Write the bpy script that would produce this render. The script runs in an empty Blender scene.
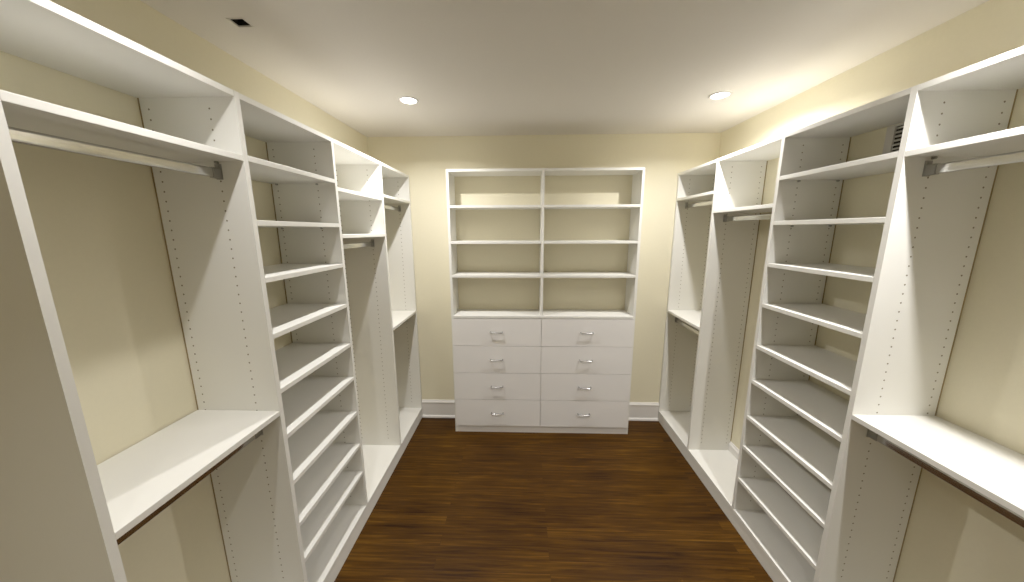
import bpy, bmesh, math, random
from mathutils import Vector, Matrix
random.seed(4)
sc = bpy.context.scene
COL = sc.collection

# ------------------------------------------------------------------ dimensions (metres)
T = 0.019
TOP = 2.13
XL, XR = -1.092, 1.0515            # front planes of the left and right closets
WL, WR = -1.415, 1.3535            # side walls
ZC = 2.426                         # ceiling
YF = -4.1                          # wall behind the viewer
ZS = 0.097                         # top of the bottom shelves
L_Y = [-2.159, -1.6302, -1.0959, -0.5476, -0.0147]    # panel centres, left
R_Y = [-2.125, -1.5858, -1.0649, -0.5375, -0.0125]    # panel centres, right
BF = -0.2251
B0, BM, B1 = -0.7427, -0.0218, 0.7153
BT = 2.138

# ------------------------------------------------------------------ materials
def mat(name, base, rough=0.5, metal=0.0, spec=0.5, bump=0.0, scale=30.0, var=0.0, emis=None, stren=0):
    m = bpy.data.materials.new(name); m.use_nodes = True
    nt = m.node_tree; b = nt.nodes['Principled BSDF']
    b.inputs['Base Color'].default_value = (*base, 1)
    b.inputs['Roughness'].default_value = rough
    b.inputs['Metallic'].default_value = metal
    b.inputs['Specular IOR Level'].default_value = spec
    tc = nt.nodes.new('ShaderNodeTexCoord')
    n = nt.nodes.new('ShaderNodeTexNoise'); n.inputs['Scale'].default_value = scale
    n.inputs['Detail'].default_value = 4
    nt.links.new(tc.outputs['Object'], n.inputs['Vector'])
    if var:
        mx = nt.nodes.new('ShaderNodeMix'); mx.data_type = 'RGBA'
        mx.inputs[6].default_value = (*[c * (1 - var) for c in base], 1)
        mx.inputs[7].default_value = (*[min(1, c * (1 + var)) for c in base], 1)
        nt.links.new(n.outputs['Fac'], mx.inputs[0]); nt.links.new(mx.outputs[2], b.inputs['Base Color'])
    if bump:
        bp = nt.nodes.new('ShaderNodeBump'); bp.inputs['Strength'].default_value = bump
        bp.inputs['Distance'].default_value = 0.002
        nt.links.new(n.outputs['Fac'], bp.inputs['Height']); nt.links.new(bp.outputs['Normal'], b.inputs['Normal'])
    if emis:
        b.inputs['Emission Color'].default_value = (*emis, 1); b.inputs['Emission Strength'].default_value = stren
    return m

M_white = mat('white_melamine', (0.78, 0.775, 0.74), 0.42, spec=0.4, var=0.012, scale=6)
M_front = mat('white_drawer_front', (0.80, 0.785, 0.775), 0.42, spec=0.4, var=0.012, scale=6)
M_wall = mat('cream_wall_paint', (0.775, 0.728, 0.56), 0.75, spec=0.25, bump=0.08, scale=90, var=0.02)
M_ceil = mat('ceiling_paint', (0.72, 0.69, 0.64), 0.85, spec=0.2, bump=0.06, scale=70, var=0.01)
M_trim = mat('white_trim_paint', (0.80, 0.78, 0.76), 0.35, spec=0.5)
M_gap = mat('panel_gap_shade', (0.30, 0.22, 0.10), 0.8, var=0.2, scale=60)  # brown stands in for the shade in the gap behind the panels
M_hole = mat('pin_hole_dark', (0.22, 0.19, 0.14), 0.9)
M_chrome = mat('chrome_rod', (0.55, 0.55, 0.54), 0.16, metal=1.0)
M_steel = mat('dull_nickel', (0.42, 0.42, 0.41), 0.35, metal=1.0)
M_pull = mat('satin_chrome_pull', (0.45, 0.45, 0.45), 0.25, metal=1.0)
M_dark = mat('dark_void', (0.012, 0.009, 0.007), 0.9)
M_vent = mat('vent_metal', (0.62, 0.60, 0.57), 0.5, spec=0.4)
M_lens = mat('lit_lens', (1, 1, 1), 0.5, emis=(1.0, 0.96, 0.90), stren=28)

def floor_mat():
    m = bpy.data.materials.new('dark_oak_strip_floor'); m.use_nodes = True
    nt = m.node_tree; N = nt.nodes.new; L = nt.links.new
    b = nt.nodes['Principled BSDF']
    tc = N('ShaderNodeTexCoord')
    br = N('ShaderNodeTexBrick')
    br.offset = 0.37; br.offset_frequency = 2; br.squash = 1.0
    br.inputs['Scale'].default_value = 1.0
    br.inputs['Brick Width'].default_value = 1.6
    br.inputs['Row Height'].default_value = 0.066
    br.inputs['Mortar Size'].default_value = 0.0009
    br.inputs['Mortar Smooth'].default_value = 0.3
    br.inputs['Bias'].default_value = 0.0
    br.inputs['Color1'].default_value = (0, 0, 0, 1); br.inputs['Color2'].default_value = (1, 1, 1, 1)
    br.inputs['Mortar'].default_value = (0.5, 0.5, 0.5, 1)
    L(tc.outputs['Object'], br.inputs['Vector'])
    # grain stretched along x
    mp = N('ShaderNodeMapping'); mp.inputs['Scale'].default_value = (1.8, 40, 1)
    L(tc.outputs['Object'], mp.inputs['Vector'])
    add = N('ShaderNodeVectorMath'); add.operation = 'ADD'
    sc3 = N('ShaderNodeVectorMath'); sc3.operation = 'SCALE'; sc3.inputs['Scale'].default_value = 9.0
    L(br.outputs['Color'], sc3.inputs[0]); L(mp.outputs['Vector'], add.inputs[0]); L(sc3.outputs[0], add.inputs[1])
    g = N('ShaderNodeTexNoise'); g.inputs['Scale'].default_value = 1.6; g.inputs['Detail'].default_value = 7
    g.inputs['Roughness'].default_value = 0.62; g.inputs['Distortion'].default_value = 0.6
    L(add.outputs[0], g.inputs['Vector'])
    bl = N('ShaderNodeTexNoise'); bl.inputs['Scale'].default_value = 2.2; bl.inputs['Detail'].default_value = 3
    L(tc.outputs['Object'], bl.inputs['Vector'])
    def math_(op, a, bb):
        n = N('ShaderNodeMath'); n.operation = op
        for i, v in enumerate((a, bb)):
            if isinstance(v, (int, float)): n.inputs[i].default_value = v
            else: L(v, n.inputs[i])
        return n.outputs[0]
    rgb = N('ShaderNodeRGBToBW'); L(br.outputs['Color'], rgb.inputs[0])
    f = math_('ADD', math_('MULTIPLY', rgb.outputs[0], 0.08), math_('MULTIPLY', g.outputs['Fac'], 0.85))
    f = math_('ADD', f, math_('MULTIPLY', bl.outputs['Fac'], 0.32))
    f = math_('SUBTRACT', f, 0.165)
    cr = N('ShaderNodeValToRGB'); e = cr.color_ramp.elements
    e[0].position = 0.26; e[0].color = (0.016, 0.0052, 0.0004, 1)
    e[1].position = 0.80; e[1].color = (0.165, 0.077, 0.0065, 1)
    x = cr.color_ramp.elements.new(0.5); x.color = (0.062, 0.0250, 0.0016, 1)
    L(f, cr.inputs[0])
    mx = N('ShaderNodeMix'); mx.data_type = 'RGBA'; mx.inputs[7].default_value = (0.022, 0.009, 0.003, 1)
    L(math_('MULTIPLY', br.outputs['Fac'], 0.55), mx.inputs[0]); L(cr.outputs[0], mx.inputs[6]); L(mx.outputs[2], b.inputs['Base Color'])
    b.inputs['Roughness'].default_value = 0.36
    b.inputs['Specular IOR Level'].default_value = 0.12
    rr = N('ShaderNodeMapRange'); rr.inputs['To Min'].default_value = 0.34; rr.inputs['To Max'].default_value = 0.52
    L(g.outputs['Fac'], rr.inputs['Value']); L(rr.outputs[0], b.inputs['Roughness'])
    bp = N('ShaderNodeBump'); bp.inputs['Strength'].default_value = 0.18; bp.inputs['Distance'].default_value = 0.002
    L(math_('SUBTRACT', g.outputs['Fac'], br.outputs['Fac']), bp.inputs['Height']); L(bp.outputs['Normal'], b.inputs['Normal'])
    return m
M_floor = floor_mat()

# ------------------------------------------------------------------ helpers
WORLD = {}
def box(bm, x0, x1, y0, y1, z0, z1, mi=0):
    x0, x1 = sorted((x0, x1)); y0, y1 = sorted((y0, y1)); z0, z1 = sorted((z0, z1))
    v = [bm.verts.new(p) for p in ((x0,y0,z0),(x1,y0,z0),(x1,y1,z0),(x0,y1,z0),(x0,y0,z1),(x1,y0,z1),(x1,y1,z1),(x0,y1,z1))]
    for q in ((0,3,2,1),(4,5,6,7),(0,1,5,4),(1,2,6,5),(2,3,7,6),(3,0,4,7)):
        f = bm.faces.new([v[i] for i in q]); f.material_index = mi
    return bm
def tube(bm, pts, r, seg=10, ry=None, up=Vector((0, 0, 1))):
    """round (or oval) tube along a poly-line"""
    pts = [Vector(p) for p in pts]; rings = []
    for i, p in enumerate(pts):
        d = (pts[min(i+1, len(pts)-1)] - pts[max(i-1, 0)]).normalized()
        u = up if abs(d.dot(up)) < 0.9 else Vector((1, 0, 0))
        s = d.cross(u).normalized(); w = s.cross(d).normalized()
        ex = 0.38 if ry else 1.0      # flattened sides for the closet rods
        sp = lambda c: math.copysign(abs(c) ** ex, c)
        rings.append([bm.verts.new(p + s * sp(math.cos(a)) * r + w * sp(math.sin(a)) * (ry or r)) for a in (2*math.pi*k/seg for k in range(seg))])
    for a, b in zip(rings, rings[1:]):
        for k in range(seg):
            f = bm.faces.new((a[k], a[(k+1) % seg], b[(k+1) % seg], b[k])); f.smooth = not ry
    bm.faces.new(rings[0][::-1]); bm.faces.new(rings[-1])
    return bm
def obj(name, bm, mats, parent=None, bevel=0.0, **props):
    bmesh.ops.recalc_face_normals(bm, faces=[f for f in bm.faces if len(f.verts) != 6 or True]) if props.pop('recalc', False) else None
    me = bpy.data.meshes.new(name)
    xs = [v.co for v in bm.verts]
    c = Vector([(min(v[i] for v in xs) + max(v[i] for v in xs)) / 2 for i in range(3)])
    for v in bm.verts: v.co -= c
    bm.to_mesh(me); bm.free()
    for m in (mats if isinstance(mats, (list, tuple)) else [mats]): me.materials.append(m)
    o = bpy.data.objects.new(name, me); COL.objects.link(o)
    WORLD[o.name] = c
    if parent: o.parent = parent; o.location = c - WORLD[parent.name]
    else: o.location = c
    if bevel:
        b = o.modifiers.new('edge', 'BEVEL'); b.width = bevel; b.segments = 2; b.limit_method = 'ANGLE'; b.angle_limit = math.radians(60)
    for k, v in props.items(): o[k] = v
    return o
def thing(name, label, cat, loc, group=None):
    o = bpy.data.objects.new(name, None); COL.objects.link(o)
    o.location = loc; o.empty_display_size = 0.1; WORLD[o.name] = Vector(loc)
    o['label'] = label; o['category'] = cat
    if group: o['group'] = group
    return o
def nb(): return bmesh.new()

# ------------------------------------------------------------------ the room
W = 0.12
obj('floor', box(nb(), WL - W, WR + W, YF - W, W, -0.05, 0), M_floor, kind='structure')
hx0, hx1, hy0, hy1 = -1.214, -1.162, -1.472, -1.427
bm = nb()
box(bm, WL - W, WR + W, hy1, W, ZC, ZC + 0.1); box(bm, WL - W, WR + W, YF - W, hy0, ZC, ZC + 0.1)
box(bm, WL - W, hx0, hy0, hy1, ZC, ZC + 0.1); box(bm, hx1, WR + W, hy0, hy1, ZC, ZC + 0.1)
obj('ceiling', bm, M_ceil, kind='structure')
obj('wall_back', box(nb(), WL - W, WR + W, 0, W, 0, ZC), M_wall, kind='structure')
obj('wall_left', box(nb(), WL - W, WL, YF, 0, 0, ZC), M_wall, kind='structure')
obj('wall_right', box(nb(), WR, WR + W, YF, 0, 0, ZC), M_wall, kind='structure')
obj('wall_front', box(nb(), WL - W, WR + W, YF - W, YF, 0, ZC), M_wall, kind='structure')

# baseboard profile (out from the wall, height): shoe moulding, flat, cap
PROF = [(0, 0), (0.026, 0), (0.026, 0.006), (0.023, 0.016), (0.017, 0.021), (0.0135, 0.022), (0.0135, 0.138),
        (0.017, 0.142), (0.0175, 0.150), (0.013, 0.157), (0.008, 0.160), (0.0075, 0.166), (0, 0.168)]
def board(bm, axis, wall, sgn, a, b, zmin=0.0):
    rings = []
    for t in (a, b):
        r = []
        for d, z in PROF:
            z = max(z, zmin)
            p = (t, wall + sgn * d, z) if axis == 'x' else (wall + sgn * d, t, z)
            r.append(bm.verts.new(p))
        rings.append(r)
    n = len(PROF)
    for k in range(n):
        bm.faces.new((rings[0][k], rings[0][(k+1) % n], rings[1][(k+1) % n], rings[1][k]))
    bm.faces.new(rings[0]); bm.faces.new(rings[1][::-1])
bm = nb(); board(bm, 'x', 0, -1, XL + 0.001, B0 - 0.001); board(bm, 'x', 0, -1, B1 + 0.001, XR - 0.001)
obj('baseboard_back', bm, M_trim, kind='structure', recalc=True)
PROF_SIDE = True
for side, wall, sg, ys in (('left', WL, 1, L_Y), ('right', WR, -1, R_Y)):
    bm = nb()
    for i in range(4):
        a, b = ys[i] + T/2 + 0.001, ys[i+1] - T/2 - 0.001
        old = PROF
        PROF = [(0, ZS + 0.001), (0.0135, ZS + 0.001), (0.0135, 0.138), (0.017, 0.142), (0.0175, 0.150), (0.013, 0.157), (0.008, 0.160), (0.0075, 0.166), (0, 0.168)]
        board(bm, 'y', wall, sg, a, b); PROF = old
    board(bm, 'y', wall, sg, YF, ys[0] - T/2 - 0.001)
    obj('baseboard_' + side, bm, M_trim, kind='structure', recalc=True)

# ------------------------------------------------------------------ closets
def panel_bm(front, wall, yc, z0, z1, holes=(1, 1)):
    """upright panel with two columns of drilled pin holes on each face (material slot 1)"""
    s = 1 if wall > front else -1
    rear = wall - s * 0.007
    bm = nb(); box(bm, front, rear, yc - T/2, yc + T/2, z0, z1)
    for side, on in zip((-1, 1), holes):
        if not on: continue
        y = yc + side * (T/2 + 0.0004)
        for xx in (front + s * 0.088, wall - s * 0.034):
            z = z0 + 0.06
            while z < z1 - 0.05:
                vs = [bm.verts.new((xx + 0.0031 * math.cos(a), y, z + 0.0031 * math.sin(a))) for a in (math.pi * k / 4 for k in range(8))]
                if side < 0: f = bm.faces.new(vs)
                else: f = bm.faces.new(vs[::-1])
                f.material_index = 1
                z += 0.032
    return bm
def add_panel(par, front, wall, yc, holes=(1, 1), z0=ZS, z1=TOP):
    s = 1 if wall > front else -1
    p = obj('side_panel', panel_bm(front, wall, yc, z0, z1, holes), [M_white, M_hole], par, label='white upright panel drilled with two columns of shelf pin holes')
    zb = 0.172
    obj('gap_shade_strip', box(nb(), wall - s * 0.007, wall - s * 0.0005, yc - T/2 + 0.001, yc + T/2 - 0.001, zb, z1), M_gap, p, label='brown strip painted as the dark gap behind the panel')
    obj('filler', box(nb(), wall - s * 0.007, wall - s * 0.0005, yc - T/2, yc + T/2, z0, zb), M_white, p)
    return p
def add_shelf(par, front, wall, ya, yb, ztop, pins=False, name='shelf'):
    s = 1 if wall > front else -1
    g = 0.0004
    sh = obj(name, box(nb(), front, wall - s * 0.003, ya + g, yb - g, ztop - T, ztop), M_white, par, bevel=0.0012)
    if pins:
        for xx in (front + s * 0.088, wall - s * 0.034):
            for y, d in ((ya, 1), (yb, -1)):
                b = nb(); tube(b, [(xx, y + d * 0.0005, ztop - T - 0.0045), (xx, y + d * 0.011, ztop - T - 0.0045)], 0.0042, 8)
                obj('shelf_pin', b, M_steel, sh)
    return sh
def add_rod(par, xc, ya, yb, zc):
    b = nb(); tube(b, [(xc, ya + 0.004, zc), (xc, yb - 0.004, zc)], 0.0070, 28, 0.0145)
    r = obj('clothes_rod', b, M_chrome, par, label='oval chrome clothes rod')
    for y, d in ((ya, 1), (yb, -1)):
        b = nb()
        box(b, xc - 0.0105, xc + 0.0105, y + d * 0.0005, y + d * 0.0035, zc - 0.0185, zc + 0.030)     # wall plate
        tube(b, [(xc, y + d * 0.0035, zc - 0.0), (xc, y + d * 0.030, zc - 0.0)], 0.0090, 28, 0.0168)    # cup
        tube(b, [(xc, y + d * 0.0030, zc + 0.024), (xc, y + d * 0.0065, zc + 0.024)], 0.0045, 10)       # screw head
        obj('rod_bracket', b, M_steel, r, label='dull nickel rod end bracket', recalc=True)
    return r
def add_base(par, front, wall, ya, yb):
    s = 1 if wall > front else -1
    obj('bottom_shelf', box(nb(), front, wall - s * 0.003, ya, yb, ZS - T, ZS), M_white, par, bevel=0.001)
    obj('toe_kick', box(nb(), front + s * 0.0015, front + s * 0.0205, ya, yb, 0.0, ZS - T), M_white, par)

def unit(name, label, cat, side, ys, i, shelves, rods, near_panel=False, pins=(), hl=(1, 1)):
    front, wall = (XL, WL) if side == 'L' else (XR, WR)
    s = 1 if wall > front else -1
    ya, yb = ys[i] + T/2, ys[i+1] - T/2
    par = thing(name, label, cat, (front, (ya + yb) / 2, 0), 'white closet units along the %s wall' % ('left' if side == 'L' else 'right'))
    if near_panel: add_panel(par, front, wall, ys[i], (0, 1))
    add_panel(par, front, wall, ys[i+1], hl)
    add_base(par, front, wall, (ys[i] - T/2) if near_panel else ya, yb + T)
    add_shelf(par, front + s * 0.0, wall, ya, yb, TOP, name='top_panel')
    for k, z in enumerate(shelves): add_shelf(par, front, wall, ya, yb, z, pins=k in pins)
    for z in rods: add_rod(par, front + s * (0.088 if side == 'L' else 0.078), ya, yb, z)
    return par

LS = [1.9385, 1.7270, 1.5260, 1.3165, 1.1000, 0.9090, 0.7035, 0.5040, 0.3260]
RS = [1.9394, 1.7297, 1.5245, 1.3188, 1.0960, 0.9015, 0.6930, 0.5125, 0.3075]
unit('hanging_closet', 'nearest white closet bay on the left, chrome rod above a wide counter shelf', 'closet', 'L', L_Y, 0, [1.9350, 1.0210], [1.877, 0.938], True, (0,))
unit('shelf_tower', 'white tower of evenly spaced shoe shelves on the left wall', 'shelving', 'L', L_Y, 1, LS, [], False, (0, 1))
unit('hanging_closet', 'tall white closet bay on the left with two upper shelves over a short chrome rod', 'closet', 'L', L_Y, 2, [1.9050, 1.6720], [1.604])
unit('hanging_closet', 'farthest white closet bay on the left, against the back wall, mid-height counter', 'closet', 'L', L_Y, 3, [1.9290, 1.0120], [1.864, 0.934], hl=(1, 0))
unit('hanging_closet', 'nearest white closet bay on the right, cut off at the edge, rod above a counter', 'closet', 'R', R_Y, 0, [1.9360, 1.0120], [1.875, 0.940], True, (0,))
unit('shelf_tower', 'white tower of evenly spaced shoe shelves on the right wall, vent in its top', 'shelving', 'R', R_Y, 1, RS, [], False, (0, 1))
unit('hanging_closet', 'tall white closet bay on the right with one upper shelf over a chrome rod', 'closet', 'R', R_Y, 2, [1.8150], [1.757])
unit('hanging_closet', 'farthest white closet bay on the right, against the back wall, mid-height counter', 'closet', 'R', R_Y, 3, [1.9365, 1.0260], [1.875, 0.940], hl=(1, 0))

# ------------------------------------------------------------------ back unit: shelves over two banks of drawers
bu = thing('drawer_shelf_unit', 'white back wall unit with open shelves above two banks of four drawers', 'cabinet', ((B0 + B1) / 2, BF, 0))
yb_ = -0.0035
CZ = 1.0240
cf = BF + 0.016                     # carcass front behind the drawer faces
for x0, x1, lab in ((B0, B0 + T, 0), (B1 - T, B1, 0)):
    obj('side_panel', box(nb(), x0, x1, BF, yb_, 0, BT), M_white, bu, bevel=0.001)
obj('center_panel', box(nb(), BM - T/2, BM + T/2, BF, yb_, CZ, BT - T), M_white, bu)
obj('drawer_divider', box(nb(), BM - T/2, BM + T/2, cf + 0.004, yb_, 0.062, CZ - T), M_white, bu)
obj('top_panel', box(nb(), B0 + T, B1 - T, BF, yb_, BT - T, BT), M_white, bu)
for xa, xb in ((B0 + T, BM - T/2), (BM + T/2, B1 - T)):
    for z in (1.8780, 1.6093, 1.3477):
        obj('shelf', box(nb(), xa + 0.0005, xb - 0.0005, BF + 0.001, yb_, z - T, z), M_white, bu, bevel=0.001)
obj('counter', box(nb(), B0 + T, B1 - T, BF - 0.012, yb_, CZ - T, CZ), M_white, bu, bevel=0.0012)
obj('toe_kick', box(nb(), B0 + T + 0.0005, B1 - T - 0.0005, BF + 0.002, BF + 0.018, 0, 0.060), M_front, bu)
edges = [CZ - T - 0.001, 0.7722, 0.5397, 0.3042, 0.0624]
g = 0.0016
for xa, xb in ((B0 + 0.011, BM - g), (BM + g, B1 - 0.011)):
    for zt, zb in zip(edges, edges[1:]):
        d = nb()
        box(d, xa, xb, BF - 0.010, BF - 0.0005, zb + g, zt - g)
        bx0, bx1 = (xa + 0.02, xb - 0.02)
        box(d, bx0, bx1, BF - 0.0005, yb_ - 0.01, zb + 0.015, zb + 0.027)      # drawer box bottom
        box(d, bx0, bx0 + 0.012, BF - 0.0005, yb_ - 0.01, zb + 0.027, zt - 0.04)
        box(d, bx1 - 0.012, bx1, BF - 0.0005, yb_ - 0.01, zb + 0.027, zt - 0.04)
        dr = obj('drawer', d, M_front, bu)
        xc = (xa + xb) / 2 - 0.004
        zc = (zt + zb) / 2 + 0.003
        y0 = BF - 0.010; w = 0.048; pr = 0.026; r = 0.0047
        b = nb()
        pts = [(xc - w, y0 + 0.0005, zc)]
        for k in range(5):
            a = math.pi / 2 * k / 4; pts.append((xc - w + 0.009 * (1 - math.cos(a)), y0 - pr + 0.009 * (1 - math.sin(a)), zc))
        for k in range(5):
            a = math.pi / 2 * (1 - k / 4); pts.append((xc + w - 0.009 * (1 - math.cos(a)), y0 - pr + 0.009 * (1 - math.sin(a)), zc))
        pts.append((xc + w, y0 + 0.0005, zc))
        tube(b, pts, r, 10)
        obj('handle', b, M_pull, dr, label='curved chrome wire pull')

# ------------------------------------------------------------------ vent high on the right wall
v = thing('air_vent', 'white metal air vent with dark horizontal louvres above top shelf of right shelf tower', 'vent', (WR, -1.37, 2.04))
vx = WR - 0.010
vy0, vy1, vz0, vz1 = -1.560, -1.235, 1.9800, 2.1080
gy0, gy1, gz0, gz1 = -1.520, -1.266, 2.004, 2.100
b = nb()
box(b, vx, WR - 0.0005, gy1, vy1, vz0, vz1); box(b, vx, WR - 0.0005, vy0, gy0, vz0, vz1)
box(b, vx, WR - 0.0005, gy0, gy1, vz0, gz0); box(b, vx, WR - 0.0005, gy0, gy1, gz1, vz1)
obj('vent_frame', b, M_vent, v)
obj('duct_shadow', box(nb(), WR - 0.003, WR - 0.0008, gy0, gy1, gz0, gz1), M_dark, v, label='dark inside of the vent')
b = nb()
n = 6
for k in range(n):
    z = gz0 + (k + 0.5) * (gz1 - gz0) / n
    vs = [b.verts.new(p) for p in ((vx + 0.001, gy0, z - 0.0035), (vx + 0.001, gy1, z - 0.0035), (vx + 0.006, gy1, z + 0.0035), (vx + 0.006, gy0, z + 0.0035),
                                   (vx + 0.001, gy0, z - 0.0020), (vx + 0.001, gy1, z - 0.0020), (vx + 0.006, gy1, z + 0.0050), (vx + 0.006, gy0, z + 0.0050))]
    for q in ((0,3,2,1),(4,5,6,7),(0,1,5,4),(1,2,6,5),(2,3,7,6),(3,0,4,7)): b.faces.new([vs[i] for i in q])
obj('louvres', b, M_vent, v, recalc=True)

# ------------------------------------------------------------------ small square opening in the ceiling
v = thing('ceiling_opening', 'small dark square opening cut in the ceiling near the left wall', 'opening', ((hx0+hx1)/2, (hy0+hy1)/2, ZC))
b = nb(); e = 0.0006; zt = ZC + 0.085
box(b, hx0 + e, hx1 - e, hy0 + e, hy1 - e, zt, zt + 0.004)
box(b, hx0 + e, hx0 + 0.002, hy0 + e, hy1 - e, ZC + 0.003, zt); box(b, hx1 - 0.002, hx1 - e, hy0 + e, hy1 - e, ZC + 0.003, zt)
box(b, hx0 + 0.002, hx1 - 0.002, hy0 + e, hy0 + 0.002, ZC + 0.003, zt); box(b, hx0 + 0.002, hx1 - 0.002, hy1 - 0.002, hy1 - e, ZC + 0.003, zt)
obj('recess_dark_lining', b, M_dark, v)  # near-black lining, the darkness of the recess put into its colour
b = nb()
for (x0, x1, y0, y1) in ((hx0 - 0.004, hx1 + 0.004, hy0 - 0.004, hy0), (hx0 - 0.004, hx1 + 0.004, hy1, hy1 + 0.004), (hx0 - 0.004, hx0, hy0, hy1), (hx1, hx1 + 0.004, hy0, hy1)):
    box(b, x0, x1, y0, y1, ZC - 0.002, ZC - 0.0002)
obj('rim', b, M_ceil, v)

# ------------------------------------------------------------------ recessed lights
POWER = 12.5
def recessed(x, y, label, power=POWER):
    t = thing('recessed_light', label, 'light', (x, y, ZC), 'recessed ceiling lights')
    R0, R1, seg = 0.042, 0.058, 40
    b = nb(); prof = [(R0, ZC - 0.001), (R0 + 0.002, ZC - 0.005), (R1 - 0.004, ZC - 0.005), (R1, ZC - 0.0005)]
    rings = [[b.verts.new((x + r * math.cos(a), y + r * math.sin(a), z)) for r, z in prof] for a in (2*math.pi*k/seg for k in range(seg))]
    for k in range(seg):
        A, B = rings[k], rings[(k+1) % seg]
        for j in range(4): b.faces.new((A[j], A[(j+1) % 4], B[(j+1) % 4], B[j]))
    obj('trim_ring', b, M_trim, t, recalc=True)
    b = nb()
    lo = [b.verts.new((x + (R0 - 0.0005) * math.cos(a), y + (R0 - 0.0005) * math.sin(a), ZC - 0.0025)) for a in (2*math.pi*k/seg for k in range(seg))]
    hi = [b.verts.new((q.co.x, q.co.y, ZC - 0.0004)) for q in lo]
    b.faces.new(lo[::-1]); b.faces.new(hi)
    for k in range(seg): b.faces.new((lo[k], lo[(k+1) % seg], hi[(k+1) % seg], hi[k]))
    obj('lens', b, M_lens, t, label='glowing white lens')
    ld = bpy.data.lights.new('downlight', 'AREA'); ld.shape = 'DISK'; ld.size = 0.042
    ld.energy = power; ld.color = (1.0, 0.968, 0.93); ld.spread = math.radians(155 if y > -1 else 120)
    lo_ = bpy.data.objects.new('downlight', ld); COL.objects.link(lo_)
    lo_.parent = t; lo_.location = (0, 0, -0.008)
recessed(-0.829, -0.727, 'left one of the two lit recessed ceiling lights')
recessed(0.920, -0.728, 'right one of the two lit recessed ceiling lights')
recessed(-0.829, -1.98, 'recessed ceiling light out of view above the left side near the viewer', 3.8)
recessed(0.920, -1.98, 'recessed ceiling light out of view above the right side near the viewer', 11.0)

recessed(-0.25, -3.45, 'added recessed fill light out of view behind the viewer', 7.0)  # added fill, brightens the near face of the nearest left panel

# ------------------------------------------------------------------ camera
cam = bpy.data.cameras.new('camera'); cam.sensor_width = 36; cam.lens = 327.1045 * 36 / 1024; cam.clip_start = 0.02
co = bpy.data.objects.new('camera', cam); COL.objects.link(co)
pitch, yaw, roll = -0.1820, -0.0316, -0.0034
f = Vector((math.sin(yaw) * math.cos(pitch), math.cos(yaw) * math.cos(pitch), math.sin(pitch)))
r = Vector((math.cos(yaw), -math.sin(yaw), 0)); u = r.cross(f)
r2 = math.cos(roll) * r + math.sin(roll) * u; u2 = -math.sin(roll) * r + math.cos(roll) * u
m = Matrix((r2, u2, -f)).transposed().to_4x4(); m.translation = (-0.1758, -2.7472, 1.6879)
co.matrix_world = m
sc.camera = co

w = bpy.data.worlds.new('world'); sc.world = w; w.use_nodes = True
w.node_tree.nodes['Background'].inputs[0].default_value = (0.9, 0.85, 0.75, 1)
w.node_tree.nodes['Background'].inputs[1].default_value = 0.05
sc.cycles.max_bounces = 10; sc.cycles.diffuse_bounces = 8; sc.cycles.glossy_bounces = 4
sc.cycles.use_denoising = True
sc.cycles.sample_clamp_indirect = 4.0
sc.view_settings.view_transform = 'Standard'
sc.view_settings.look = 'None'
sc.view_settings.exposure = 0.2
sc.view_settings.gamma = 1.08
